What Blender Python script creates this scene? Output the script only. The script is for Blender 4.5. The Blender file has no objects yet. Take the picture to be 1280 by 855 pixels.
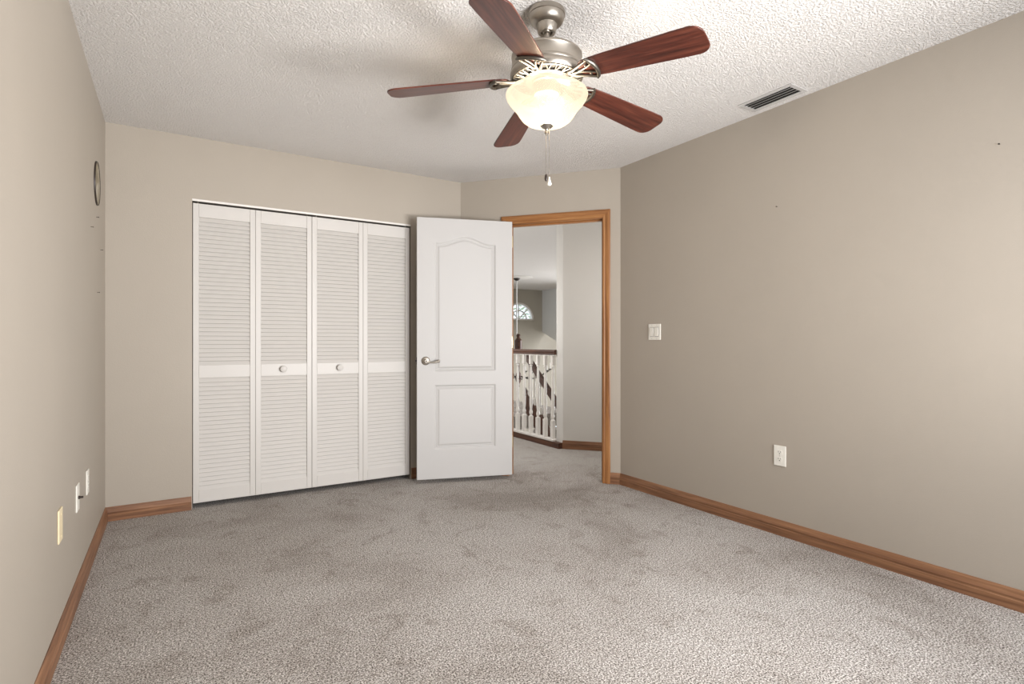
import bpy, math, random
from mathutils import Matrix, Vector
random.seed(7)
S = bpy.context.scene
COL = S.collection
R = math.radians
pi = math.pi

# ---------------------------------------------------------------- camera, world, lights
EYE = 1.096
F = 683.0
cd = bpy.data.cameras.new('camera'); cam = bpy.data.objects.new('camera', cd); COL.objects.link(cam)
cam.location = (0, 0, EYE); cam.rotation_euler = (R(90), 0, 0)
cd.sensor_width = 36; cd.lens = F / 1280 * 36; cd.clip_start = .02; cd.clip_end = 200
S.camera = cam
S.view_settings.view_transform = 'Standard'; S.view_settings.look = 'None'
S.view_settings.gamma = 1; S.view_settings.use_curve_mapping = False
S.view_settings.exposure = -0.06

W = bpy.data.worlds.new('sky'); S.world = W; W.use_nodes = True
bg = W.node_tree.nodes['Background']; bg.inputs[0].default_value = (.82, .91, 1, 1); bg.inputs[1].default_value = 1.6

TH = R(31.9)
CT, ST = math.cos(TH), math.sin(TH)
def uv(u, v, z=0): return Vector((u * CT - v * ST, u * ST + v * CT, z))

def area(name, loc, size, size_y, power, color, aim, spread=180):
    l = bpy.data.lights.new(name, 'AREA'); l.shape = 'RECTANGLE'; l.size = size; l.size_y = size_y
    l.energy = power; l.color = color; l.spread = R(spread)
    o = bpy.data.objects.new(name, l); COL.objects.link(o); o.location = loc
    o.rotation_euler = (Vector(aim) - Vector(loc)).to_track_quat('-Z', 'Y').to_euler()
    return o
# area lights added to stand in for daylight in bedroom, foyer and landing
area('added_window_light', uv(1.72, -.50, 1.45), 1.5, 1.1, 64, (.96, .97, 1), uv(1.35, 2.6, .85), 165)  # daylight stand-in at an added, unseen window
area('ceiling_fill', uv(1.85, -.52, .80), 1.6, .4, 60, (1, .985, .97), uv(.0, 4.2, 2.35), 110)  # upward fill added to brighten the ceiling
area('foyer_fill', uv(9.6, 8.0, .6), 3.0, 2.6, 360, (.97, .985, 1), uv(5, 8, 0))  # fill added inside the foyer, no window at this spot
area('landing_fill', uv(2.75, 8.85, 1.5), 1.0, 1.4, 24, (1, .98, .96), uv(3.0, 4, 1.0))  # fill added at the landing end, where no window stands
hl = bpy.data.lights.new('hall_fill', 'POINT'); hl.energy = 17; hl.color = (1, .985, .965); hl.shadow_soft_size = .12  # fill added for the hall walls, without any fixture
ho = bpy.data.objects.new('hall_fill', hl); COL.objects.link(ho); ho.location = uv(2.62, 5.0, 1.35)
ho = bpy.data.objects.new('hall_fill', hl); COL.objects.link(ho); ho.location = uv(3.45, 3.30, 1.5)

# ---------------------------------------------------------------- mesh helpers
class MB:
    def __init__(s): s.v = []; s.f = []; s.sm = []
    def add(s, vs, fs, smooth=False):
        n = len(s.v); s.v += [tuple(p) for p in vs]; s.f += [tuple(i + n for i in f) for f in fs]; s.sm += [smooth] * len(fs)
        return s
    def box(s, x0, x1, y0, y1, z0, z1, M=None):
        vs = [Vector((x, y, z)) for x in (x0, x1) for y in (y0, y1) for z in (z0, z1)]
        if M: vs = [M @ p for p in vs]
        return s.add(vs, [(0, 1, 3, 2), (4, 6, 7, 5), (0, 4, 5, 1), (2, 3, 7, 6), (0, 2, 6, 4), (1, 5, 7, 3)])
    def prism(s, poly, z0, z1, M=None):
        n = len(poly)
        vs = [Vector((x, y, z0)) for x, y in poly] + [Vector((x, y, z1)) for x, y in poly]
        if M: vs = [M @ p for p in vs]
        return s.add(vs, [tuple(range(n - 1, -1, -1)), tuple(range(n, 2 * n))] + [(i, (i + 1) % n, n + (i + 1) % n, n + i) for i in range(n)])
    def lathe(s, prof, seg=40, M=None, smooth=True, cap=True):
        vs = []; fs = []
        for r, z in prof:
            for k in range(seg):
                a = 2 * pi * k / seg; vs.append(Vector((r * math.cos(a), r * math.sin(a), z)))
        m = len(prof)
        for j in range(m - 1):
            for k in range(seg):
                k2 = (k + 1) % seg; fs.append((j * seg + k, j * seg + k2, (j + 1) * seg + k2, (j + 1) * seg + k))
        if M: vs = [M @ p for p in vs]
        s.add(vs, fs, smooth)
        if cap:
            n0 = len(s.v) - len(vs)
            if prof[0][0] > 1e-6: s.f.append(tuple(n0 + k for k in range(seg))); s.sm.append(False)
            if prof[-1][0] > 1e-6: s.f.append(tuple(n0 + (m - 1) * seg + k for k in range(seg))); s.sm.append(False)
        return s
    def tube(s, pts, r, seg=10, closed=False):
        pts = [Vector(p) for p in pts]; n = len(pts); vs = []
        rr = r if isinstance(r, (list, tuple)) else [r] * n
        up = None
        for i, p in enumerate(pts):
            a = pts[(i - 1) % n] if (i > 0 or closed) else p; b = pts[(i + 1) % n] if (i < n - 1 or closed) else p
            t = (b - a).normalized()
            if up is None: up = t.orthogonal().normalized()
            up = (up - t * up.dot(t)).normalized(); w = t.cross(up)
            for k in range(seg):
                an = 2 * pi * k / seg; vs.append(p + (up * math.cos(an) + w * math.sin(an)) * rr[i])
        fs = []
        for i in range(n if closed else n - 1):
            j = (i + 1) % n
            for k in range(seg):
                k2 = (k + 1) % seg; fs.append((i * seg + k, i * seg + k2, j * seg + k2, j * seg + k))
        s.add(vs, fs, True)
        if not closed:
            n0 = len(s.v) - len(vs)
            s.f.append(tuple(n0 + k for k in range(seg))); s.f.append(tuple(n0 + (n - 1) * seg + k for k in range(seg))); s.sm += [False, False]
        return s
    def mould(s, prof, L, m0=0, m1=0, by='y'):
        """profile (y, z) swept along x from 0 to L; ends mitred by slope*coordinate"""
        n = len(prof); vs = []
        for x, m, sg in ((0, m0, 1), (L, m1, -1)):
            for y, z in prof: vs.append(Vector((x + sg * m * (abs(y) if by == 'y' else z), y, z)))
        return s.add(vs, [tuple(range(n)), tuple(range(2 * n - 1, n - 1, -1))] + [(i, n + i, n + (i + 1) % n, (i + 1) % n) for i in range(n)])
    def build(s, name, mat, parent=None, M=None, bevel=0, seg=2):
        me = bpy.data.meshes.new(name); me.from_pydata(s.v, [], s.f)
        me.polygons.foreach_set('use_smooth', s.sm)
        import bmesh
        bm = bmesh.new(); bm.from_mesh(me); bmesh.ops.recalc_face_normals(bm, faces=bm.faces)
        for ed in bm.edges:
            if len(ed.link_faces) == 2 and ed.calc_face_angle(0) > R(38): ed.smooth = False
        bm.to_mesh(me); bm.free()
        me.update(); me.materials.append(mat)
        o = bpy.data.objects.new(name, me); COL.objects.link(o)
        if parent: o.parent = parent
        if M is not None: o.matrix_local = M
        if bevel:
            b = o.modifiers.new('bevel', 'BEVEL'); b.width = bevel; b.segments = seg; b.limit_method = 'ANGLE'; b.angle_limit = R(35)
            b.harden_normals = True
        return o

def tag(o, label=None, cat=None, group=None, kind=None):
    if label: o['label'] = label
    if cat: o['category'] = cat
    if group: o['group'] = group
    if kind: o['kind'] = kind
    return o
def empty(name, M):
    o = bpy.data.objects.new(name, None); COL.objects.link(o); o.matrix_local = M; o.empty_display_size = .1
    return o
def frame(p, ang): return Matrix.Translation(Vector(p)) @ Matrix.Rotation(ang, 4, 'Z')
T = Matrix.Translation
def Rx(a): return Matrix.Rotation(a, 4, 'X')
def Ry(a): return Matrix.Rotation(a, 4, 'Y')
def Rz(a): return Matrix.Rotation(a, 4, 'Z')
UV = frame((0, 0, 0), TH)
def copy_tree(o, parent=None):
    c = o.copy(); COL.objects.link(c)
    if parent: c.parent = parent; c.matrix_local = o.matrix_local.copy()
    for ch in list(o.children): copy_tree(ch, c)
    return c

# ---------------------------------------------------------------- materials
def new_mat(name):
    m = bpy.data.materials.new(name); m.use_nodes = True; nt = m.node_tree
    return m, nt, nt.nodes['Principled BSDF']
def N(nt, t, **kw):
    n = nt.nodes.new(t)
    for k, v in kw.items():
        if k.startswith('i_'): n.inputs[k[2:].replace('_', ' ')].default_value = v
        else: setattr(n, k, v)
    return n
def ramp(nt, stops):
    n = nt.nodes.new('ShaderNodeValToRGB'); e = n.color_ramp.elements
    while len(e) < len(stops): e.new(.5)
    for q, (p, c) in zip(e, stops): q.position = p; q.color = (*c, 1)
    return n
def srgb(r, g, b):
    f = lambda c: (c / 255 / 12.92) if c / 255 <= .04045 else ((c / 255 + .055) / 1.055) ** 2.4
    return (f(r), f(g), f(b))
def paint(name, col, rough=.6, bump=0, scale=80, var=0.0, spec=.5, detail=4, dist=.002):
    m, nt, b = new_mat(name)
    b.inputs['Roughness'].default_value = rough; b.inputs['Specular IOR Level'].default_value = spec
    tc = N(nt, 'ShaderNodeTexCoord')
    if var:
        no = N(nt, 'ShaderNodeTexNoise'); no.inputs['Scale'].default_value = 2.3; no.inputs['Detail'].default_value = 5
        nt.links.new(tc.outputs['Object'], no.inputs['Vector'])
        r = ramp(nt, [(.3, tuple(c * (1 - var) for c in col)), (.7, tuple(min(1, c * (1 + var)) for c in col))])
        nt.links.new(no.outputs['Fac'], r.inputs[0]); nt.links.new(r.outputs[0], b.inputs['Base Color'])
    else: b.inputs['Base Color'].default_value = (*col, 1)
    if bump:
        no = N(nt, 'ShaderNodeTexNoise'); no.inputs['Scale'].default_value = scale; no.inputs['Detail'].default_value = detail
        nt.links.new(tc.outputs['Object'], no.inputs['Vector'])
        bp = N(nt, 'ShaderNodeBump'); bp.inputs['Strength'].default_value = bump; bp.inputs['Distance'].default_value = dist
        nt.links.new(no.outputs['Fac'], bp.inputs['Height']); nt.links.new(bp.outputs[0], b.inputs['Normal'])
    return m
def metal(name, col, rough):
    m, nt, b = new_mat(name)
    b.inputs['Base Color'].default_value = (*col, 1); b.inputs['Metallic'].default_value = 1; b.inputs['Roughness'].default_value = rough
    tc = N(nt, 'ShaderNodeTexCoord'); no = N(nt, 'ShaderNodeTexNoise'); no.inputs['Scale'].default_value = 60
    nt.links.new(tc.outputs['Object'], no.inputs['Vector'])
    mr = N(nt, 'ShaderNodeMapRange'); mr.inputs['To Min'].default_value = rough * .97; mr.inputs['To Max'].default_value = rough * 1.06
    nt.links.new(no.outputs['Fac'], mr.inputs['Value']); nt.links.new(mr.outputs[0], b.inputs['Roughness'])
    return m
def wood(name, dark, mid, light, rough=.4, sx=1.2, sy=26, knots=True, bump=.15):
    m, nt, b = new_mat(name)
    tc = N(nt, 'ShaderNodeTexCoord'); mp = N(nt, 'ShaderNodeMapping'); mp.inputs['Scale'].default_value = (sx, sy, sy)
    oi = N(nt, 'ShaderNodeObjectInfo'); add = N(nt, 'ShaderNodeVectorMath'); add.operation = 'ADD'
    nt.links.new(tc.outputs['Object'], mp.inputs['Vector']); nt.links.new(mp.outputs[0], add.inputs[0])
    sc = N(nt, 'ShaderNodeVectorMath'); sc.operation = 'SCALE'; nt.links.new(oi.outputs['Random'], sc.inputs[0]); sc.inputs['Scale'].default_value = 0
    cmb = N(nt, 'ShaderNodeCombineXYZ'); mu = N(nt, 'ShaderNodeMath'); mu.operation = 'MULTIPLY'; mu.inputs[1].default_value = 37
    nt.links.new(oi.outputs['Random'], mu.inputs[0])
    for i in range(3): nt.links.new(mu.outputs[0], cmb.inputs[i])
    nt.links.new(cmb.outputs[0], add.inputs[1])
    no = N(nt, 'ShaderNodeTexNoise'); no.inputs['Scale'].default_value = 1.6; no.inputs['Detail'].default_value = 7; no.inputs['Roughness'].default_value = .62; no.inputs['Distortion'].default_value = .5
    nt.links.new(add.outputs[0], no.inputs['Vector'])
    r = ramp(nt, [(.28, dark), (.5, mid), (.72, light)])
    nt.links.new(no.outputs['Fac'], r.inputs[0]); nt.links.new(r.outputs[0], b.inputs['Base Color'])
    b.inputs['Roughness'].default_value = rough
    bp = N(nt, 'ShaderNodeBump'); bp.inputs['Strength'].default_value = bump; bp.inputs['Distance'].default_value = .001
    nt.links.new(no.outputs['Fac'], bp.inputs['Height']); nt.links.new(bp.outputs[0], b.inputs['Normal'])
    return m

WALL = srgb(170, 161, 149)
m_wall = paint('wall_paint', WALL, .50, .22, 150, .015, .35)
m_hall = paint('hall_paint', srgb(214, 212, 208), .6, .2, 150, .01, .3)
m_foyer = paint('foyer_paint', srgb(178, 172, 160), .6, .2, 150, .01, .3)
m_white = paint('white_gloss_paint', srgb(226, 222, 217), .38, .04, 200, 0, .5)
m_louver = paint('louver_white_paint', srgb(200, 196, 191), .45, .04, 200, 0, .5)
m_door = paint('door_white_paint', srgb(190, 188, 186), .5, .10, 34, 0, .5)
m_plastic = paint('white_plastic', srgb(232, 229, 220), .35)
m_ivory = paint('ivory_plastic', srgb(232, 216, 180), .4)
m_dark = paint('dark_slot', (.02, .018, .015), .7)
m_inner_shade = paint('inner_shade_paint', srgb(60, 56, 50), .9)  # dark colour stands in for shade inside the closet and the vent
m_nickel = metal('brushed_nickel', (.40, .365, .32), .36)
m_satin = metal('satin_nickel', (.16, .145, .125), .42)
m_bronze = metal('satin_brass', (.52, .40, .22), .3)
m_grille = paint('grey_grille_metal', srgb(190, 187, 184), .45)
m_oak = wood('stained_pine', srgb(86, 54, 34), srgb(130, 90, 62), srgb(156, 114, 82), .45)
m_oakd = wood('casing_pine', srgb(104, 64, 32), srgb(152, 102, 58), srgb(176, 128, 80), .38, 1.2, 30)
m_rail = wood('dark_oak', srgb(46, 24, 14), srgb(74, 42, 26), srgb(96, 58, 36), .45)
m_maho = wood('mahogany_blade', srgb(42, 18, 13), srgb(76, 36, 27), srgb(106, 58, 43), .30, 2.2, 34, bump=.05)
m_iron = paint('dark_iron', srgb(44, 34, 28), .45)
m_tile = paint('foyer_tile', srgb(170, 160, 148), .4, 0, 20, .05)

# knockdown ceiling
m_ceil, nt, b = new_mat('knockdown_ceiling')
b.inputs['Base Color'].default_value = (*srgb(236, 232, 228), 1); b.inputs['Roughness'].default_value = .85; b.inputs['Specular IOR Level'].default_value = .15
tc = N(nt, 'ShaderNodeTexCoord')
n1 = N(nt, 'ShaderNodeTexNoise'); n1.inputs['Scale'].default_value = 112; n1.inputs['Detail'].default_value = 3; n1.inputs['Roughness'].default_value = .55
nt.links.new(tc.outputs['Object'], n1.inputs['Vector'])
rr = ramp(nt, [(.38, (0, 0, 0)), (.62, (1, 1, 1))]); nt.links.new(n1.outputs['Fac'], rr.inputs[0])
bp = N(nt, 'ShaderNodeBump'); bp.inputs['Strength'].default_value = 1.0; bp.inputs['Distance'].default_value = .006
nt.links.new(rr.outputs[0], bp.inputs['Height']); nt.links.new(bp.outputs[0], b.inputs['Normal'])

# cut pile carpet: fibre speckle, tufts, worn patches
m_carpet, nt, b = new_mat('cut_pile_carpet')
tc = N(nt, 'ShaderNodeTexCoord')
def tn(sc, det, rg=.5, dist=0, typ=None):
    n = N(nt, 'ShaderNodeTexNoise'); n.inputs['Scale'].default_value = sc; n.inputs['Detail'].default_value = det
    n.inputs['Roughness'].default_value = rg; n.inputs['Distortion'].default_value = dist
    nt.links.new(tc.outputs['Object'], n.inputs['Vector']); return n
f1 = tn(170, 3, .7)
spk = ramp(nt, [(.38, srgb(78, 72, 67)), (.47, srgb(156, 150, 145)), (.54, srgb(203, 199, 194)), (.64, srgb(246, 243, 240))])
nt.links.new(f1.outputs['Fac'], spk.inputs[0])
f2 = tn(1.1, 5, .62, .6)
pat = ramp(nt, [(.34, (.74, .715, .695)), (.46, (.90, .885, .875)), (.6, (1, 1, 1))]); nt.links.new(f2.outputs['Fac'], pat.inputs[0])
f3 = tn(6.5, 4, .6, .9)
pa2 = ramp(nt, [(.32, (.80, .78, .76)), (.46, (1, 1, 1))]); nt.links.new(f3.outputs['Fac'], pa2.inputs[0])
mx = N(nt, 'ShaderNodeMix', data_type='RGBA', blend_type='MULTIPLY'); mx.inputs[0].default_value = 1
nt.links.new(spk.outputs[0], mx.inputs[6]); nt.links.new(pat.outputs[0], mx.inputs[7])
mx2 = N(nt, 'ShaderNodeMix', data_type='RGBA', blend_type='MULTIPLY'); mx2.inputs[0].default_value = 1
nt.links.new(mx.outputs[2], mx2.inputs[6]); nt.links.new(pa2.outputs[0], mx2.inputs[7])
f5 = tn(62, 2, .6)
pa3 = ramp(nt, [(.36, (.80, .79, .78)), (.6, (1, 1, 1))]); nt.links.new(f5.outputs['Fac'], pa3.inputs[0])
mx3 = N(nt, 'ShaderNodeMix', data_type='RGBA', blend_type='MULTIPLY'); mx3.inputs[0].default_value = 1
nt.links.new(mx2.outputs[2], mx3.inputs[6]); nt.links.new(pa3.outputs[0], mx3.inputs[7])
nt.links.new(mx3.outputs[2], b.inputs['Base Color']); b.inputs['Roughness'].default_value = .95; b.inputs['Specular IOR Level'].default_value = .1
f4 = tn(110, 3, .6)
bp = N(nt, 'ShaderNodeBump'); bp.inputs['Strength'].default_value = .55; bp.inputs['Distance'].default_value = .006
nt.links.new(f4.outputs['Fac'], bp.inputs['Height']); nt.links.new(bp.outputs[0], b.inputs['Normal'])

# lit alabaster glass bowl
m_bowl, nt, b = new_mat('lit_frosted_glass')
out = nt.nodes['Material Output']; nt.nodes.remove(b)
em = N(nt, 'ShaderNodeEmission'); em.inputs[0].default_value = (1, .86, .66, 1)
tr = N(nt, 'ShaderNodeBsdfTranslucent'); tr.inputs[0].default_value = (.040, .033, .024, 1)
tp = N(nt, 'ShaderNodeBsdfTransparent'); tp.inputs[0].default_value = (1, .95, .85, 1)
gl = N(nt, 'ShaderNodeBsdfGlossy'); gl.inputs['Roughness'].default_value = .15
tc = N(nt, 'ShaderNodeTexCoord'); no = N(nt, 'ShaderNodeTexNoise'); no.inputs['Scale'].default_value = 14; no.inputs['Detail'].default_value = 3
nt.links.new(tc.outputs['Object'], no.inputs['Vector'])
mr = N(nt, 'ShaderNodeMapRange'); mr.inputs['To Min'].default_value = .64; mr.inputs['To Max'].default_value = .84
nt.links.new(no.outputs['Fac'], mr.inputs['Value']); nt.links.new(mr.outputs[0], em.inputs[1])
a1 = N(nt, 'ShaderNodeMixShader'); a1.inputs[0].default_value = .22; nt.links.new(tr.outputs[0], a1.inputs[1]); nt.links.new(tp.outputs[0], a1.inputs[2])
a2 = N(nt, 'ShaderNodeMixShader'); a2.inputs[0].default_value = .05; nt.links.new(a1.outputs[0], a2.inputs[1]); nt.links.new(gl.outputs[0], a2.inputs[2])
a3 = N(nt, 'ShaderNodeAddShader'); nt.links.new(a2.outputs[0], a3.inputs[0]); nt.links.new(em.outputs[0], a3.inputs[1])
nt.links.new(a3.outputs[0], out.inputs[0])

m_glass, nt, b = new_mat('window_glass')
out = nt.nodes['Material Output']; nt.nodes.remove(b)
tp = N(nt, 'ShaderNodeBsdfTransparent'); gl = N(nt, 'ShaderNodeBsdfGlossy'); gl.inputs['Roughness'].default_value = .02
ms = N(nt, 'ShaderNodeMixShader'); ms.inputs[0].default_value = .06
nt.links.new(tp.outputs[0], ms.inputs[1]); nt.links.new(gl.outputs[0], ms.inputs[2]); nt.links.new(ms.outputs[0], out.inputs[0])

# ---------------------------------------------------------------- room shell (u along closet wall, v along right wall)
H = 2.44
UL, UR, VB = -.346, 2.934, 4.144
UB = 2.069; VC = 3.132                    # corner B (closet/doorway walls), corner C (doorway/right walls)
VW = -.62                                 # wall behind the camera with the added window
RU, RV = 3.414, 4.494                     # hall wall end
FL = -2.75                                # foyer floor level
dw = Vector((.650, -.760)); nw = Vector((.760, .650))
WANG = TH + math.atan2(-.760, .650)
BW = uv(UB, VB)                           # world point of corner B
def P(u, v): return (u, v)
def struct(name, mb, mat, M=UV, label=None, cat=None, **k):
    o = mb.build(name, mat, None, M, **k); tag(o, label, cat, None, 'structure'); return o
HL = 1.75                                 # corridor length
floor = MB().prism([P(UL - .1, VW - .1), P(UR, VW - .1), P(UR, VC - .5), P(RU + dw.x * HL - nw.x * 1.15, RV + dw.y * HL - nw.y * 1.15),
                    P(RU + dw.x * HL, RV + dw.y * HL), P(RU, RV), P(RU, 9.1), P(UL - .1, 9.1)], -.2, 0)
struct('floor', floor, m_carpet, label='speckled grey cut pile carpet with darker worn patches', cat='carpet floor')
struct('ceiling', MB().box(UL - .1, 10.7, VW - .1, 12.0, H, H + .15), m_ceil, label='white ceiling with knockdown plaster texture', cat='ceiling')
struct('wall_left', MB().box(UL - .115, UL, VW - .1, 4.9, 0, H), m_wall, label='plain beige wall carrying the round plaque and three low cover plates', cat='wall')
CO0, CO1, COH = .113, 1.625, 2.037         # closet opening
w = MB().box(UL, CO0, VB, VB + .115, 0, H).box(CO0, CO1, VB, VB + .115, COH, H)
w.prism([P(CO1, VB), P(UB, VB), P(UB + .05, VB + .115), P(CO1, VB + .115)], 0, H)
struct('wall_closet', w, m_wall, label='beige wall around the louvered closet opening', cat='wall')
struct('wall_closet_interior', MB().box(UL, 2.03, 4.86, 4.94, 0, H), m_inner_shade, label='back of the closet, coloured dark in place of shade behind the louvered doors', cat='wall')
struct('wall_right', MB().box(UR, UR + .115, VW - .1, VC, 0, H), m_wall, label='long beige wall with a light switch and an outlet', cat='wall')
# doorway wall, in its own frame: x along, y away from the room
DW = frame(BW, WANG)
D0, D1, DH = .430, 1.191, 2.059
w = MB().box(0, D0 - .018, 0, .115, 0, H).box(D1 + .018, 1.331, 0, .115, 0, H).box(D0 - .018, D1 + .018, 0, .115, DH + .018, H)
w.box(1.331, 1.331 + 1.75, .0, .115, 0, H)
struct('wall_doorway', w, m_wall, DW, label='short angled beige wall holding the wood-cased doorway', cat='wall')
# unseen wall behind the camera, with a window added for daylight
w0, w1, z0, z1 = .95, 2.75, .55, 2.05
w = MB().box(UL, w0, VW - .1, VW, 0, H).box(w1, UR, VW - .1, VW, 0, H).box(w0, w1, VW - .1, VW, 0, z0).box(w0, w1, VW - .1, VW, z1, H)
struct('wall_window', w, m_wall, label='beige wall behind the camera with the added window', cat='wall')
wf = MB()
for a, c in ((w0, w0 + .05), (w1 - .05, w1), ((w0 + w1) / 2 - .025, (w0 + w1) / 2 + .025)): wf.box(a, c, VW - .08, VW - .02, z0, z1)
for a, c in ((z0, z0 + .05), (z1 - .05, z1)): wf.box(w0, w1, VW - .08, VW - .02, a, c)
wn = struct('added_window_1', wf, m_white, label='wide white framed window added behind the camera as a daylight source', cat='window')  # added window, out of view, to give the daylight a source
MB().box(w0, w1, VW - .055, VW - .05, z0, z1).build('window_pane', m_glass, wn)
# hall and foyer
w = MB().prism([P(RU, RV), P(RU + dw.x * HL, RV + dw.y * HL), P(RU + dw.x * HL + nw.x * .073, RV + dw.y * HL + nw.y * .073), P(RU, RV + .112)], FL, H)
struct('wall_hall_far', w, m_hall, UV, label='off-white hall wall seen through the doorway', cat='wall')
we = MB().box(1.331 + 1.65, 1.331 + 1.75, .115, 1.30, 0, H)
struct('wall_hall_end', we, m_hall, DW, label='off-white end wall of the hall', cat='wall')
struct('wall_hall_left', MB().box(2.03, 2.12, 4.27, 9.1, 0, H), m_hall, label='off-white wall of the landing opposite the railing', cat='wall')
struct('wall_landing_end', MB().box(2.12, 5.45, 9.0, 9.1, 0, H), m_hall, label='off-white wall closing the landing', cat='wall')
struct('wall_below_landing', MB().box(RU - .12, RU, RV + .1, 11.7, FL, -.2), m_hall, label='white wall of the stairwell below the landing', cat='wall')
FV = 11.7
AU, AZ, AR = 7.50, 1.652, .445             # arched window: centre, sill height, radius
arc = [(AU + AR * math.cos(a), AZ + AR * math.sin(a)) for a in [pi * i / 24 for i in range(25)]]
poly = [(2.0, FL), (8.55, FL), (8.55, H), (2.0, H), (2.0, AZ)] + arc[::-1] + [(8.55 - .001, AZ)]
# wall as pieces around the arch and the entry sidelight
w = MB()
XZ = T((0, FV + .12, 0)) @ Rx(R(90))       # (x, y)->(u, z), thickness towards -v
w.prism([(2.0, FL), (8.5, FL), (8.5, AZ), (2.0, AZ)], 0, .12, XZ)
w.prism([(2.0, AZ), (AU - AR, AZ)] + arc[::-1][1:13] + [(AU, H), (2.0, H)], 0, .12, XZ)
w.prism([(AU, H), (AU, AZ + AR)] + arc[::-1][13:24] + [(AU + AR, AZ), (8.5, AZ), (8.5, H)], 0, .12, XZ)
w.prism([(8.5, FL), (8.60, FL), (8.60, H), (8.5, H)], 0, .12, XZ)
w.prism([(8.60, FL), (8.95, FL), (8.95, FL + .3), (8.60, FL + .3)], 0, .12, XZ)
w.prism([(8.60, -.55), (8.95, -.55), (8.95, H), (8.60, H)], 0, .12, XZ)
w.prism([(8.95, FL), (10.6, FL), (10.6, H), (8.95, H)], 0, .12, XZ)
struct('wall_foyer_far', w, m_foyer, label='far greige foyer wall with the arched window', cat='wall')
struct('wall_foyer_side', MB().box(10.5, 10.6, 3.1, FV, FL, H), m_foyer, label='greige side wall of the foyer', cat='wall')
struct('wall_foyer_near', MB().box(4.45, 10.5, 3.0, 3.1, FL, H), m_foyer, label='greige near wall of the foyer', cat='wall')
struct('floor_foyer', MB().box(2.0, 10.6, 3.0, FV + .1, FL - .1, FL), m_tile, label='tan foyer floor below the stairs', cat='floor')
ZV = Matrix(((0, 0, 1, 8.21), (1, 0, 0, 0), (0, 1, 0, 0), (0, 0, 0, 1)))   # (v, z) polygons on a wall of constant u
struct('wall_foyer_bulkhead', MB().prism([(FV, 1.36), (11.15, 1.15), (9.2, .35), (9.2, H), (FV, H)], 0, .14, ZV), m_hall,
       label='pale bulkhead wall with a sloping bottom edge beside the arched window', cat='wall')
# arched window frame and panes
fr = MB()
def ring(mb, r0, r1, y0, y1):
    n = 24; v = []
    for i in range(n + 1):
        a = pi * i / n
        for r in (r0, r1):
            for y in (y0, y1): v.append((AU + r * math.cos(a), FV + y, AZ + r * math.sin(a)))
    f = []
    for i in range(n):
        q = i * 4; p = q + 4
        f += [(q, q + 1, p + 1, p), (q + 2, p + 2, p + 3, q + 3), (q, p, p + 2, q + 2), (q + 1, q + 3, p + 3, p + 1)]
    f += [(0, 2, 3, 1), (n * 4, n * 4 + 1, n * 4 + 3, n * 4 + 2)]
    mb.add(v, f)
ring(fr, AR - .045, AR, -.01, .08); ring(fr, AR * .55 - .012, AR * .55 + .012, .02, .06)
fr.box(AU - AR, AU + AR, FV - .01, FV + .08, AZ, AZ + .04)
for a in (45, 90, 135):
    fr.box(.03, AR - .03, -.012, .012, -.012, .012, T((AU, FV + .04, AZ + .02)) @ Ry(-R(a)))
wn = struct('window_2', fr, m_white, label='white half-round window high on the far foyer wall', cat='window')
MB().prism([(x, z) for x, z in arc], .05, .055, XZ).build('window_pane', m_glass, wn)
fr = MB()
for a, c, d, e in ((8.60, 8.64, FL + .3, -.55), (8.91, 8.95, FL + .3, -.55), (8.64, 8.91, FL + .3, FL + .34), (8.64, 8.91, -.59, -.55)): fr.box(a, c, FV + .02, FV + .09, d, e)
wn = struct('window_3', fr, m_white, label='narrow bright sidelight low on the far foyer wall', cat='window')
MB().box(8.64, 8.91, FV + .05, FV + .055, FL + .34, -.59).build('window_pane', m_glass, wn)

# ---------------------------------------------------------------- baseboards
BP = [(0, 0), (-.015, 0), (-.015, .040), (-.0125, .044), (-.0125, .050), (-.014, .054), (-.0115, .062), (-.008, .070), (-.0065, .078), (-.003, .086), (0, .086)]
def base(name, p, ang, L, m0=0, m1=0, mat=None, label=None):
    o = MB().mould(BP, L, m0, m1).build(name, mat or m_oak, None, frame(p, ang)); tag(o, label, 'baseboard', None, 'structure'); return o
base('baseboard_closet', uv(UL, VB), TH, CO0 - .004 - UL, 1, 0, label='stained wood baseboard between the left corner and the closet')
base('baseboard_closet_right', uv(CO1 + .004, VB), TH, UB - CO1 - .004, 0, .46, label='short baseboard between the closet and the open door')
base('baseboard_left', uv(UL, VW), TH + R(90), VB - VW, 0, 1, label='stained wood baseboard along the left wall')
base('baseboard_right', uv(UR, VC), TH - R(90), VC - VW, .37, 0, label='stained wood baseboard along the long right wall')
base('baseboard_doorway_left', BW, WANG, .371, .46, 0, label='short baseboard behind the open door')
base('baseboard_doorway_right', DW @ Vector((1.2515, 0, 0)), WANG, 1.331 - 1.2515, 0, .37, label='tiny baseboard piece right of the door casing')
base('baseboard_hall', uv(RU, RV), WANG, HL, -.3, 0, label='stained wood baseboard of the hall wall beyond the doorway')
base('baseboard_hall_left', uv(2.12, 4.35), TH + R(90), 4.6, label='stained wood baseboard on the landing wall')

# ---------------------------------------------------------------- door casing and jamb
tr = empty('trim_1', DW); tag(tr, 'honey stained wood casing and jamb around the doorway', 'door casing', None, 'structure')
CW = .060
CP = [(0, 0), (-.010, 0), (-.013, .006), (-.013, .014), (-.011, .018), (-.015, .026), (-.0185, .040), (-.0185, .054), (-.016, .060), (0, .060)]
inner0, inner1, innert = D0 - .004, D1 + .004, DH + .004
# head: x along, z width upward, mitred outward
MB().mould(CP, inner1 - inner0, -1, -1, 'z').build('casing', m_oakd, tr, T((inner0, 0, innert)))
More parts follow.
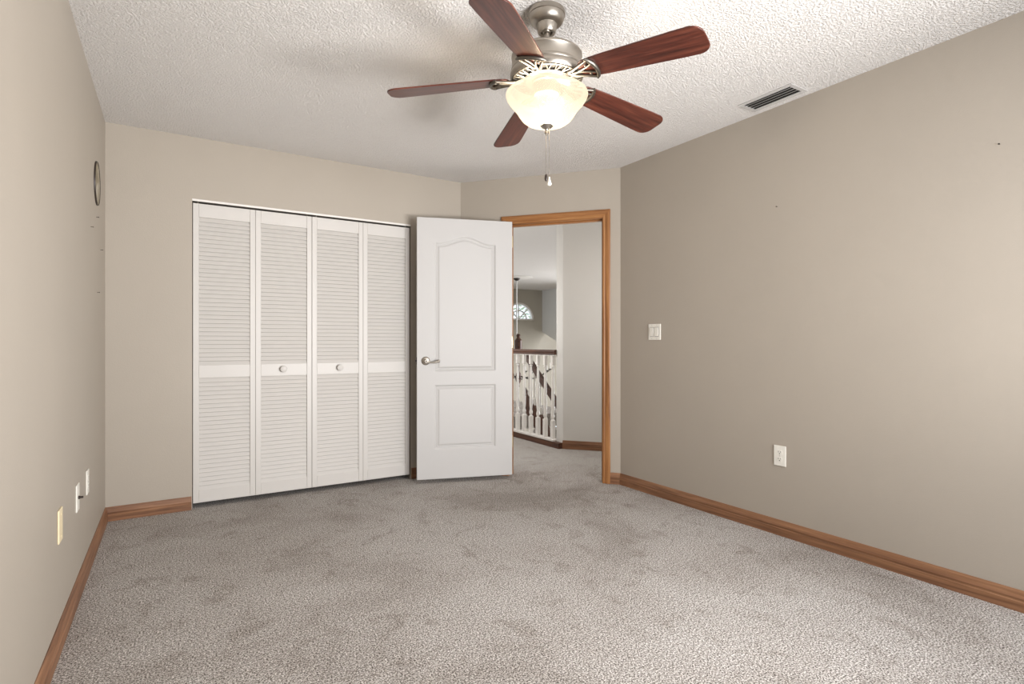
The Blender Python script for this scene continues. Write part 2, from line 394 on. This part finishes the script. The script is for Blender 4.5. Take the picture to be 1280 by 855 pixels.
# legs: length along local x (turned upright); top mitred outward
MB().mould(CP, innert, 0, -1, 'z').build('casing', m_oakd, tr, T((inner0, 0, 0)) @ Ry(-R(90)))
CPm = [(y, -z) for y, z in CP]
MB().mould(CPm, innert, 0, 1, 'z').build('casing', m_oakd, tr, T((inner1, 0, 0)) @ Ry(-R(90)))
# hall side casing legs and head
Mh = T((0, .115, 0)) @ Matrix.Scale(-1, 4, (0, 1, 0))
for mb, M in ((MB().mould([(-y, z) for y, z in CP], inner1 - inner0, -1, -1, 'z'), T((inner0, .115, innert))),
              (MB().mould([(-y, z) for y, z in CP], innert, 0, -1, 'z'), T((inner0, .115, 0)) @ Ry(-R(90))),
              (MB().mould([(-y, z) for y, z in CPm], innert, 0, 1, 'z'), T((inner1, .115, 0)) @ Ry(-R(90)))):
    mb.build('casing', m_oakd, tr, M)
for (x, s) in ((D0, 1), (D1, -1)):
    MB().box(0, DH, 0, .115, 0, .018).build('jamb', m_oakd, tr, T((D0 if s > 0 else D1 + .018, 0, 0)) @ Ry(-R(90)))
    MB().box(0, DH, .045, .080, 0, .010).build('door_stop', m_oakd, tr, T((D0 + .010 if s > 0 else D1, 0, 0)) @ Ry(-R(90)))
MB().box(D0 - .018, D1 + .018, 0, .115, DH, DH + .018).build('jamb', m_oakd, tr)
MB().box(D0, D1, .045, .080, DH - .010, DH).build('door_stop', m_oakd, tr)

# ---------------------------------------------------------------- open entry door (grid face with moulded panels)
hinge = Vector((-.006, 4.425, 0)); wa = math.atan2(-.2365, -.9716)
DWid, Dz0, Dz1, Dth = .757, .030, 2.062, .035
# local frame: x from hinge to latch, z up, +y or -y faces camera
DM = frame(hinge, wa)
def outline(x0, x1, z0, zs, zp, inset=0):
    x0 += inset; x1 -= inset; z0 += inset; zs -= inset; zp -= inset
    pts = [(x0, z0), (x1, z0)]
    if zp - zs < .001 or zp == zs: return pts + [(x1, zs), (x0, zs)]
    n = 28
    for i in range(n + 1):
        t = i / n; x = x1 + (x0 - x1) * t; c = abs(2 * t - 1)
        e = .5 + .5 * math.cos(pi * min(1, c / .86)) if c < .86 else 0
        pts.append((x, zs + (zp - zs) * e))
    return pts
import numpy as np
def sdist(X, Z, pts):
    d = np.full(X.shape, 1e9); inside = np.zeros(X.shape, bool); n = len(pts)
    for i in range(n):
        (x0, y0), (x1, y1) = pts[i], pts[(i + 1) % n]
        ex, ey = x1 - x0, y1 - y0; L = ex * ex + ey * ey + 1e-12
        t = np.clip(((X - x0) * ex + (Z - y0) * ey) / L, 0, 1)
        d = np.minimum(d, np.hypot(X - x0 - t * ex, Z - y0 - t * ey))
        c = ((y0 > Z) != (y1 > Z)) & (X < (x1 - x0) * (Z - y0) / (y1 - y0 + 1e-12) + x0); inside ^= c
    return np.where(inside, d, -d)
px0, px1 = .136, .622
pan = [outline(px0, px1, .866, 1.872, 1.925), outline(px0, px1, .262, .761, .761)]
nx, nz = 216, 560
xs = np.linspace(.002, DWid - .002, nx); zs = np.linspace(Dz0 + .002, Dz1 - .002, nz)
X, Z = np.meshgrid(xs, zs)
h = np.zeros(X.shape)
for p in pan:
    d = sdist(X, Z, p)
    h += np.interp(d, [0, .004, .010, .016, .020, .026, .034, .040], [0, -.0015, -.0065, -.0075, -.0045, -.0065, -.0025, -.0015]) * (d > 0) * 1.3
dm = MB()
vs = [(float(X[j, i]), float(Dth + h[j, i]), float(Z[j, i])) for j in range(nz) for i in range(nx)]
fs = [(j * nx + i, j * nx + i + 1, (j + 1) * nx + i + 1, (j + 1) * nx + i) for j in range(nz - 1) for i in range(nx - 1)]
dm.add(vs, fs, True)
# sides and back
e = .002
bx = [(0, 0, Dz0), (DWid, 0, Dz0), (DWid, 0, Dz1), (0, 0, Dz1), (0, Dth - e, Dz0), (DWid, Dth - e, Dz0), (DWid, Dth - e, Dz1), (0, Dth - e, Dz1),
      (e, Dth, Dz0 + e), (DWid - e, Dth, Dz0 + e), (DWid - e, Dth, Dz1 - e), (e, Dth, Dz1 - e)]
dm.add(bx, [(0, 1, 2, 3), (0, 4, 5, 1), (1, 5, 6, 2), (2, 6, 7, 3), (3, 7, 4, 0), (4, 8, 9, 5), (5, 9, 10, 6), (6, 10, 11, 7), (7, 11, 8, 4)])
door = dm.build('door_1', m_door, None, DM)
tag(door, 'open white interior door with an arched upper panel and a square lower panel', 'door', None, 'structure')
# lever handle on the visible face
hx, hz = DWid - .067, .950
rose = MB().lathe([(.033, 0), (.033, .004), (.030, .008), (.024, .010), (.014, .012), (.012, .030), (.013, .046), (.010, .050), (0, .050)], 36, T((hx, Dth, hz)) @ Rx(-R(90)))
pts = []
for i in range(13):
    t = i / 12; pts.append((hx - .100 * t, Dth + .040 + .004 * math.sin(pi * t), hz - .004 - .010 * math.sin(pi * t * 1.0) + .004 * t))
rose.tube(pts, [.0095 - .0035 * math.sin(pi * min(1, i / 9)) + (.003 if i > 10 else 0) for i in range(13)], 12)
rose.lathe([(0, -.008), (.006, -.007), (.0085, 0), (.006, .007), (0, .008)], 16, T(Vector(pts[-1])))
hd = rose.build('door_handle', m_nickel, door); hd['label'] = 'brushed nickel lever handle'
MB().lathe([(.006, 0), (.006, .0022), (.002, .003), (0, .003)], 16, T((hx, Dth + .050, hz)) @ Rx(-R(90))).build('lock_button', m_dark, hd)
MB().box(DWid, DWid + .0015, .006, .029, hz - .028, hz + .028).box(DWid, DWid + .011, .012, .023, hz - .008, hz + .008).build('latch', m_iron, door)
# back-side knob rose
MB().lathe([(.033, 0), (.030, .008), (.014, .012), (.012, .045), (0, .046)], 30, T((hx, 0, hz)) @ Rx(R(90))).build('door_handle', m_nickel, door)
for z in (.25, 1.05, 1.86):
    MB().lathe([(0, 0), (.006, 0), (.006, .09), (0, .09)], 14, T((-.0065, .012, z)), True, False).box(-.0015, .0, .004, .030, z, z + .09).build('hinge', m_bronze, door)

# ---------------------------------------------------------------- bifold louvered closet doors
LW, LT = .3740, .028
LZ0, LZ1 = .034, 2.011
def leaf_meshes():
    st = .034
    f = MB()
    for a, c in ((0, st), (LW - st, LW)): f.box(a, c, 0, LT, LZ0, LZ1)
    for a, c in ((LZ0, .116), (.857, .942), (1.922, LZ1)): f.box(st, LW - st, .001, LT - .001, a, c)
    def slats(z0, z1, n):
        s = MB(); pitch = (z1 - z0) / n
        for i in range(n):
            zc = z0 + pitch * (i + .5)
            # board leaning outward at its foot
            M = T((LW / 2, LT / 2 - .0015, zc)) @ Rx(R(-24))
            s.box(-(LW / 2 - st + .002), LW / 2 - st + .002, -.0028, .0028, -pitch * .60, pitch * .60, M)
        return s
    return f, slats(.942, 1.922, 35), slats(.116, .857, 26)
fM, s1M, s2M = leaf_meshes()
leaf0 = fM.build('door_leaf', m_louver, None, None, .0022)
sl1 = s1M.build('louver_slats', m_louver, leaf0); sl2 = s2M.build('louver_slats', m_louver, leaf0)
pairs = []
for k, lab in enumerate(('white louvered bifold closet door nearest the left corner', 'white louvered bifold closet door beside the open entry door')):
    M = frame(uv(CO0 + .004 + k * (2 * LW + .0035), VB + .010), TH)
    e_ = empty('closet_door', M); tag(e_, lab, 'closet door', 'bifold louvered doors of the closet', 'thing')
    for j in range(2):
        lf = leaf0 if (k, j) == (0, 0) else copy_tree(leaf0)
        lf.parent = e_; lf.matrix_local = T((j * (LW + .0012), 0, 0))
        if (k, j) in ((0, 1), (1, 0)): pairs.append(lf)
    for x in (.03, 2 * LW - .03):
        MB().lathe([(.004, 0), (.004, .016)], 10, T((x, LT / 2, LZ1))).build('pivot_pin', m_nickel, e_)
kn = MB().lathe([(.010, 0), (.009, .008), (.012, .012), (.021, .016), (.0235, .021), (.021, .026), (.012, .029), (0, .030)], 28, Rx(R(90)))
k1 = kn.build('knob', m_louver, pairs[0]); k1.matrix_local = T((LW / 2 - .008, .001, .905))
k2 = k1.copy(); COL.objects.link(k2); k2.parent = pairs[1]; k2.matrix_local = T((LW / 2 + .010, .001, .905))
trk = MB().box(CO0, CO1, .004, .006, COH - .014, COH)
struct('trim_2', trk, m_white, frame(uv(0, VB), TH), label='white metal track above the bifold closet doors', cat='door track')

# ---------------------------------------------------------------- ceiling fan
FX, FY = .141, 2.217
fan = empty('ceiling_fan', T((FX, FY, H)))
tag(fan, 'five blade ceiling fan in mahogany and brushed nickel with a lit glass bowl', 'ceiling fan')
def fz(prof): return [(r, z - H) for r, z in prof]
MB().lathe(fz([(.0, 2.439), (.070, 2.439), (.0745, 2.434), (.0745, 2.418), (.0715, 2.416), (.0705, 2.404), (.065, 2.392), (.056, 2.384), (.042, 2.381), (.040, 2.372), (.038, 2.354), (.034, 2.348), (.024, 2.349), (.022, 2.36)]), 48).build('canopy', m_nickel, fan)
MB().lathe(fz([(.0, 2.39), (.0125, 2.39), (.0125, 2.262), (0, 2.262)]), 24, None, True, False).lathe(fz([(.0, 2.375), (.019, 2.372), (.021, 2.36), (.016, 2.35), (.0125, 2.348)]), 24, None, True, False).lathe(fz([(.0125, 2.285), (.020, 2.282), (.022, 2.270), (.022, 2.260)]), 24, None, True, False).build('downrod', m_nickel, fan)
mh = MB().lathe(fz([(.0, 2.262), (.118, 2.262), (.136, 2.259), (.143, 2.252), (.1435, 2.246), (.1415, 2.243), (.1415, 2.203), (.144, 2.200), (.1445, 2.194), (.143, 2.190), (.1455, 2.186), (.1485, 2.178), (.1485, 2.168), (.143, 2.158), (.138, 2.156), (.136, 2.162), (.090, 2.162), (.085, 2.150), (.0, 2.150)]), 64).build('motor_housing', m_nickel, fan)
# pierced ring under the motor: dark recess with bright zigzag spokes
MB().lathe([(.136, -.2795), (.090, -.2795)], 48, None, True, False).build('recess', m_dark, mh)
sp = MB()
for k in range(20):
    a0 = 2 * pi * k / 20
    for da in (-.085, .085):
        p = Vector((.093 * math.cos(a0 + da * .15), .093 * math.sin(a0 + da * .15), -.2835)); q = Vector((.139 * math.cos(a0 + da), .139 * math.sin(a0 + da), -.2825))
        sp.tube([p, q], .0038, 8)
sp.lathe([(.141, -.282), (.141, -.2865), (.134, -.2865), (.134, -.282)], 48, None, True, False)
sp.lathe([(.097, -.280), (.097, -.287), (.084, -.289), (.084, -.280)], 48, None, True, False)
sp.build('pierced_ring', m_satin, mh)
MB().lathe(fz([(.0, 2.160), (.060, 2.160), (.062, 2.156), (.062, 2.142), (.056, 2.138), (.052, 2.112), (.050, 2.096), (0, 2.096)]), 48).build('light_fitter', m_nickel, fan)
bowl = MB().lathe(fz([(.145, 2.106), (.149, 2.1085), (.158, 2.106), (.165, 2.100), (.1665, 2.094), (.163, 2.083), (.154, 2.069), (.142, 2.055), (.131, 2.043), (.121, 2.029), (.112, 2.014), (.101, 2.000), (.086, 1.988), (.066, 1.980), (.040, 1.976), (.006, 1.975)]), 72, None, True, False).build('glass_bowl', m_bowl, fan)
MB().lathe(fz([(0, 2.096), (.004, 2.096), (.004, 1.976), (.024, 1.977), (.026, 1.972), (.020, 1.966), (.010, 1.961), (.006, 1.957), (.005, 1.952), (.009, 1.948), (.0095, 1.943), (.005, 1.939), (.003, 1.934), (0, 1.932)]), 28, None, True, False).build('finial', m_nickel, bowl)
def chain(x, y, ztop, zbot):
    c = MB(); prof = []; z = ztop
    while z > zbot:
        prof += [(.0006, z - H), (.0014, z - .0012 - H), (.0014, z - .0028 - H), (.0006, z - .004 - H)]; z -= .0042
    c.lathe(prof, 6, T((x, y, 0))); return c
c1 = chain(.0095, -.008, 1.972, 1.762).build('pull_chain', m_nickel, fan)
f1_ = MB().lathe([(0, 1.764 - H), (.003, 1.762 - H), (.0035, 1.755 - H), (.008, 1.740 - H), (.0095, 1.734 - H), (.007, 1.729 - H), (0, 1.727 - H)], 18, T((.0095, -.008, 0))).build('pull_fob', m_plastic, c1); f1_['label'] = 'white bell shaped pull'
c2 = chain(-.003, -.006, 1.936, 1.775).build('pull_chain', m_nickel, fan)
f2_ = MB().lathe([(0, 1.777 - H), (.003, 1.775 - H), (.006, 1.765 - H), (.0065, 1.755 - H), (.004, 1.748 - H), (0, 1.746 - H)], 18, T((-.003, -.006, 0))).build('pull_fob', m_iron, c2); f2_['label'] = 'dark metal pull'
# blades, pitched, each carrying its open work arm
def blade_outline():
    pts = []; L0, L1 = .150, .648; w0, w1 = .050, .0705
    def hw(x): t = (x - L0) / (L1 - L0); return w0 + (w1 - w0) * min(1, t / .85) ** .9
    up = []
    for i in range(7):                                   # rounded inner end
        a = pi / 2 * i / 6; up.append((L0 + .030 * (1 - math.sin(a)) , (w0 - .0) * (.45 + .55 * math.sin(a)) if i else .0))
    up = [(L0, .0), (L0 + .004, .022), (L0 + .016, .038), (L0 + .034, .047), (L0 + .06, .0515)]
    for i in range(1, 9): x = L0 + .06 + (L1 - .045 - L0 - .06) * i / 8; up.append((x, hw(x) + .0))
    for i in range(1, 9):
        a = pi / 2 * i / 8; up.append((L1 - .045 + .045 * math.sin(a), .0705 - .045 + .045 * math.cos(a) - (0 if i < 8 else 0)))
    return up + [(x, -y) for x, y in reversed(up[1:])]
BO = blade_outline()
bmz = MB().prism(BO, 0, .006)
blade0 = bmz.build('fan_blade', m_maho, fan, None, .0015)
arm = MB()
zt = -.0045
arm.tube([(.075, 0, .012), (.105, 0, .006), (.130, 0, zt), (.165, 0, zt)], [.012, .011, .009, .006], 10)
for s in (1, -1):
    arm.tube([(.105, .004 * s, .004), (.14, .016 * s, zt), (.18, .030 * s, zt), (.215, .044 * s, zt), (.232, .050 * s, zt)], [.008, .0075, .006, .0058, .006], 10)
    arm.tube([(.150, 0, zt), (.185, .006 * s, zt), (.215, .016 * s, zt), (.238, .026 * s, zt)], .0045, 8)
    arm.lathe([(.006, .0), (.006, -.004), (.003, -.006), (0, -.006)], 12, T((.212, .024 * s, zt)))
arm.tube([(.224, -.058, zt), (.236, -.046, zt), (.247, -.026, zt), (.251, 0, zt), (.247, .026, zt), (.236, .046, zt), (.224, .058, zt)], [.005, .008, .009, .009, .009, .008, .005], 12)
for i, (x_, y_, z_) in enumerate(arm.v): arm.v[i] = (.075 + (x_ - .075) * .88, y_, z_)
arm0 = arm.build('blade_arm', m_satin, blade0)
for k in range(5):
    bl = blade0 if k == 0 else copy_tree(blade0, fan)
    a = 3.107 + k * 2 * pi / 5
    # clockwise edge raised
    bl.matrix_local = Rz(a) @ T((0, 0, 2.112 + .052 - H)) @ Ry(R(4.9)) @ Rx(R(-12))
pl = bpy.data.lights.new('fan_bulb', 'POINT'); pl.energy = 5.2; pl.color = (1, .86, .68); pl.shadow_soft_size = .03
for k in range(3):
    po = bpy.data.objects.new('fan_bulb', pl); COL.objects.link(po)
    po.location = (FX + .055 * math.cos(.6 + k * 2.094), FY + .055 * math.sin(.6 + k * 2.094), 2.025)

# ---------------------------------------------------------------- ceiling vent
vent = empty('ceiling_vent', frame(uv((2.727 + 2.882) / 2, (1.957 + 1.639) / 2, H), TH)); tag(vent, 'grey louvered air vent in the ceiling close to the right wall', 'air vent')
a, c = .0775, .159
vf = MB()
for s in (1, -1):
    vf.prism([(s * a, -c), (s * a, c), (s * (a - .024), c - .024), (s * (a - .024), -c + .024)], -.006, 0)
    vf.prism([(-a, s * c), (a, s * c), (a - .024, s * (c - .024)), (-a + .024, s * (c - .024))], -.006, 0)
vf.build('vent_frame', m_grille, vent, None, .002)
MB().box(-a + .02, a - .02, -c + .02, c - .02, -.0012, -.0004).build('vent_shade_sheet', m_inner_shade, vent)  # thin dark sheet in place of the shaded duct opening
for i in range(4):
    x = -a + .036 + i * (2 * a - .072) / 3
    MB().box(-.0098, .0098, -c + .023, c - .023, -.0007, .0007, T((x, 0, -.0068)) @ Ry(R(-30))).build('vent_slat', m_grille, vent)

# ---------------------------------------------------------------- wall plates, plaque, nails
def on_right(px):   # distance from corner C towards the camera for an image column
    k = (px - 640) / F; cu, cv = .838, 4.21
    return (k * cv - cu) / (.528 + .849 * k)
def right_frame(t, z): return frame(uv(UR, VC - t, z), TH - R(90))       # local -y faces the room, +x towards the camera
def left_frame(v, z): return frame(uv(UL, v, z), TH + R(90))             # local -y faces the room, +x away from the camera
def plate(mb, w, h, t=.006):
    mb.box(-w / 2, w / 2, -t, 0, -h / 2, h / 2); return mb
sw = empty('light_switch', right_frame(.353, 1.168)); tag(sw, 'white double rocker light switch beside the doorway', 'light switch')
plate(MB(), .115, .114).build('cover_plate', m_plastic, sw, None, .0025)
for x in (-.023, .023):
    MB().box(x - .0175, x + .0175, -.0070, -.0058, -.0345, .0345).build('switch_bezel', m_dark, sw)
    r = MB(); r.box(-.016, .016, -.0045, .0, -.0325, .0325, T((x, -.0062, 0)) @ Rx(R(4 if x < 0 else -4))); r.build('rocker', m_plastic, sw, None, .001)
    for z in (-.048, .048): MB().lathe([(.003, 0), (.003, .001), (0, .0015)], 12, T((x, -.006, z)) @ Rx(R(90))).build('screw', m_grille, sw)
def outlet(M, label, group=None):
    o = empty('wall_outlet', M); tag(o, label, 'outlet', group)
    plate(MB(), .072, .115).build('cover_plate', m_plastic, o, None, .0025)
    for z in (-.0195, .0195):
        c_ = [(.0165 * math.cos(q), max(-.0135, min(.0135, .0165 * math.sin(q)))) for q in [2 * pi * i / 28 for i in range(28)]]
        s_ = MB().prism(c_, 0, .0075, T((0, 0, z)) @ Rx(R(90))).build('socket', m_plastic, o)
        MB().box(-.0075, -.0055, -.0079, -.0074, z - .001, z + .008).box(.0055, .0075, -.0079, -.0074, z + .000, z + .007).lathe([(.0028, 0), (.0028, .0005)], 12, T((0, -.0074, z - .007)) @ Rx(R(90))).build('socket_slots', m_dark, s_)
    MB().lathe([(.0032, 0), (.0032, .001), (0, .0016)], 12, T((0, -.006, 0)) @ Rx(R(90))).build('screw', m_grille, o)
    return o
outlet(right_frame(1.302, .450), 'white duplex outlet low on the long right wall')
outlet(left_frame(VB - .849, .427), 'white outlet on the left wall, closest of three plates to the closet')
cx = empty('cable_plate', left_frame(VB - 1.175, .430)); tag(cx, 'white cable wall plate with a dark coax stub, middle of three plates', 'wall plate')
plate(MB(), .072, .115).build('cover_plate', m_plastic, cx, None, .0025)
MB().lathe([(.007, 0), (.007, .006), (.0048, .006), (.0048, .017), (0, .017)], 14, T((0, -.006, 0)) @ Rx(R(90))).build('coax_connector', m_iron, cx)
bk = empty('blank_plate', left_frame(VB - 1.605, .434)); tag(bk, 'cream blank wall plate, farthest of three plates from the closet', 'wall plate')
plate(MB(), .074, .120).build('cover_plate', m_ivory, bk, None, .0025)
for z in (-.04, .04): MB().lathe([(.003, 0), (.003, .001), (0, .0015)], 12, T((0, -.006, z)) @ Rx(R(90))).build('screw', m_ivory, bk)
# round plaque
m_face, nt, b = new_mat('mottled_bronze_face')
tc = N(nt, 'ShaderNodeTexCoord'); no = N(nt, 'ShaderNodeTexNoise'); no.inputs['Scale'].default_value = 13; no.inputs['Detail'].default_value = 4
nt.links.new(tc.outputs['Object'], no.inputs['Vector'])
r_ = ramp(nt, [(.35, srgb(92, 80, 50)), (.5, srgb(140, 128, 98)), (.64, srgb(205, 200, 188))]); nt.links.new(no.outputs['Fac'], r_.inputs[0])
nt.links.new(r_.outputs[0], b.inputs['Base Color']); b.inputs['Roughness'].default_value = .35; b.inputs['Metallic'].default_value = .3
pq = empty('wall_plaque', left_frame(VB - .457, 1.951)); tag(pq, 'round dark rimmed plaque high on the left wall', 'wall plaque')
MB().lathe([(.117, 0), (.117, .005), (.115, .008), (.112, .007), (.111, .005), (.0, .005)], 56, Rx(R(90))).build('rim', m_iron, pq)
MB().lathe([(.111, .0055), (.09, .0065), (.04, .0075), (0, .008)], 56, Rx(R(90))).build('plaque_face', m_face, pq)
def nail(M, label):
    o = MB().lathe([(.0012, -.004), (.0012, .010), (.0032, .010), (.0032, .0115), (0, .012)], 10, Rx(R(90))).build('nail', m_iron, None, M)
    tag(o, label, 'nail', 'small nails left in the walls')
for px, py, lab in ((1250, 180, 'tiny nail high near the far end of the right wall'), (972, 258, 'tiny nail in the right wall above the outlet')):
    t = on_right(px); d = 4.21 - .849 * t; nail(right_frame(t, EYE + (427 - py) * d / F), lab)
def on_left(px):
    k = (px - 640) / F; return (2.483 + k * 3.338) / (.528 + .849 * k)
for px, py, lab in ((121, 271, 'tiny nail just below the round plaque'), (114, 283, 'tiny nail lower left of the round plaque'), (126, 312, 'tiny nail in the left wall close to the corner'), (122, 365, 'lowest tiny nail under the round plaque')):
    t = on_left(px); d = 3.338 - .849 * t; nail(left_frame(VB - t, EYE + (427 - py) * d / F), lab)

# ---------------------------------------------------------------- landing railing
def baluster(h, sq=.034, base_=.20):
    b_ = MB(); s = sq / 2
    b_.box(-s, s, -s, s, 0, base_)
    b_.lathe([(s * 1.0, base_), (s * .6, base_ + .012), (s * .95, base_ + .03), (s * .95, base_ + .05), (s * .62, base_ + .075), (s * .9, base_ + .13), (s * .88, base_ + .2), (s * .6, h - .16), (s * .5, h - .13), (s * .85, h - .118), (s * .6, h - .105)], 14)
    b_.box(-s * .85, s * .85, -s * .85, s * .85, h - .10, h); return b_
rl = empty('landing_railing', frame(uv(RU, RV + .11), TH + R(90)))   # x runs away from the hall wall
tag(rl, 'white baluster railing with a dark wood handrail along the landing', 'railing')
RL = 2.20
HP = [(-.032, 0), (.032, 0), (.032, .012), (.027, .020), (.032, .032), (.026, .046), (.012, .052), (-.012, .052), (-.026, .046), (-.032, .032), (-.027, .020), (-.032, .012)]
hr = MB().mould(HP, RL).build('handrail', m_rail, rl, T((0, 0, .962)))
MB().mould([(-.018, 0), (.018, 0), (.018, .012), (-.018, .012)], RL).build('fillet', m_white, rl, T((0, 0, .950)))
MB().box(-.11, RL, -.015, .055, -.02, .058).build('base_rail', m_rail, rl)
MB().box(0, RL, -.030, .050, .058, .078).build('shoe_rail', m_white, rl, None, .003)
bal0 = baluster(.872, .040, .19).build('baluster', m_white, rl, T((.065, .0, .078)))
for i in range(1, 15):
    c_ = bal0.copy(); COL.objects.link(c_); c_.parent = rl; c_.matrix_local = T((.065 + .138 * i, 0, .078))
s = .045
MB().box(RL, RL + .09, -s, s, 0, 1.08).lathe([(.05, 1.08), (.06, 1.095), (.03, 1.11), (.045, 1.14), (.035, 1.17), (0, 1.185)], 20, T((RL + s, 0, 0))).build('newel_post', m_white, rl)

# ---------------------------------------------------------------- staircase beyond
ST0, ST1, SU0, SU1 = 6.70, 3.55, 4.47, 5.37
slope = .846
stc = empty('staircase', UV); tag(stc, 'staircase going down beyond the landing with a sloping dark handrail and white balusters', 'staircase')
ns = 14; run = (ST0 - ST1) / ns; rise = -FL / (ns + 0.0)
stp = MB()
for i in range(ns):
    z = -rise * (i + 1); stp.box(SU0, SU1, ST0 - run * (i + 1), ST0 - run * i, z - .25, z)
stp.build('treads', m_carpet, stc)
def pitch_poly(z0, z1): return [(ST0 + .1, z0 + .085), (ST0 + .1, z1 + .085), (ST1, z1 - slope * (ST0 - ST1)), (ST1, z0 - slope * (ST0 - ST1))]
ZU = Matrix(((0, 0, 1, SU0 - .04), (1, 0, 0, 0), (0, 1, 0, 0), (0, 0, 0, 1)))
MB().prism(pitch_poly(.03, .34), 0, .04, ZU).build('stringer', m_rail, stc)
struct('floor_upper_landing', MB().box(RU, 5.45, ST0 + .1, 9.0, -.2, 0), m_carpet, label='carpeted upper landing at the head of the stairs', cat='floor')
sr = stc
ZU2 = Matrix(((0, 0, 1, SU0 - .05), (1, 0, 0, 0), (0, 1, 0, 0), (0, 0, 0, 1)))
MB().prism(pitch_poly(.81, .90), 0, .06, ZU2).build('handrail', m_rail, sr)
bs = None
for i in range(20):
    v = ST0 - .03 - i * .14; zb = .34 - slope * (ST0 - v)
    if bs is None: bs = baluster(.50, .034, .10).build('baluster', m_white, sr, T((SU0 - .02, v, zb - .02))); continue
    c_ = bs.copy(); COL.objects.link(c_); c_.parent = sr; c_.matrix_local = T((SU0 - .02, v, zb - .02))

# ---------------------------------------------------------------- chandelier in the foyer
CHX, CHY = .098, 11.35
md = MB().lathe([(.0, -.002), (.27, -.002), (.27, -.010), (.24, -.018), (.20, -.014), (.17, -.024), (.10, -.020), (.0, -.020)], 40).build('ceiling_medallion', m_white, None, T((CHX + .06, CHY, H)))
tag(md, 'round white ceiling medallion above the foyer chandelier', 'ceiling medallion')
ch = empty('chandelier', T((CHX, CHY, H))); tag(ch, 'dark iron chandelier hanging in the foyer beyond the railing', 'chandelier')
MB().lathe([(0, -.022), (.07, -.022), (.06, -.045), (.03, -.07), (0, -.075)], 24).build('canopy', m_iron, ch)
m_rodp = paint('pale_rod', srgb(205, 203, 200), .4)
MB().lathe([(.014, -.07), (.014, -1.19)], 12).build('rod', m_rodp, ch)
MB().lathe([(0, -1.17), (.03, -1.18), (.045, -1.21), (.03, -1.25), (.05, -1.28), (.075, -1.31), (.075, -1.50), (.05, -1.56), (.03, -1.62), (.025, -1.95), (.05, -2.0), (.07, -2.08), (.05, -2.16), (.02, -2.22), (.03, -2.27), (0, -2.30)], 20, T((.035, 0, 0))).build('column', m_rail, ch)
for k in range(8):
    a = 2 * pi * k / 8 + .2
    pts = []
    for i in range(15):
        t = i / 14; r = .04 + .64 * t; z = -2.05 + .10 * math.sin(t * pi * 1.0) * 1 - .17 * math.sin(t * pi) + .12 * t * t
        pts.append((r * math.cos(a) + .035, r * math.sin(a), z))
    am = MB().tube(pts, .008, 8)
    e_ = pts[-1]; ao = am.build('arm', m_iron, ch)
    MB().lathe([(.012, 0), (.035, .012), (.040, .022), (.018, .024)], 14, T(e_)).build('candle_cup', m_iron, ao)
    MB().lathe([(.012, .024), (.012, .11), (.008, .115), (.010, .135), (0, .16)], 12, T(e_)).build('candle_sleeve', m_white, ao)

# ---------------------------------------------------------------- tree outside the arched window
m_leaf = paint('leaf_green', srgb(168, 184, 150), .6, 0, 20, .3); m_bark = paint('bark', srgb(90, 76, 62), .9, .4, 40)
tree = empty('garden_tree', T(uv(8.6, 15.5, FL))); tag(tree, 'leafy green tree outside the half-round foyer window', 'tree')
MB().tube([(0, 0, 0), (.1, 0, 1.5), (0, .1, 3.2), (.1, 0, 4.6)], [.18, .15, .1, .05], 12).build('trunk', m_bark, tree)
lv = MB()
for i in range(2400):
    a, bb, rr_ = random.random() * 2 * pi, math.acos(2 * random.random() - 1), 2.3 * random.random() ** .45
    c_ = Vector((rr_ * math.sin(bb) * math.cos(a), rr_ * math.sin(bb) * math.sin(a), 4.3 + .85 * rr_ * math.cos(bb)))
    M = T(c_) @ Rz(random.random() * 6.3) @ Rx(random.random() * 3) ; q = .075
    lv.add([M @ Vector(p) for p in ((-q, 0, 0), (0, -q * .5, .01), (q, 0, 0), (0, q * .5, .01))], [(0, 1, 2, 3)])
lv.build('foliage', m_leaf, tree)
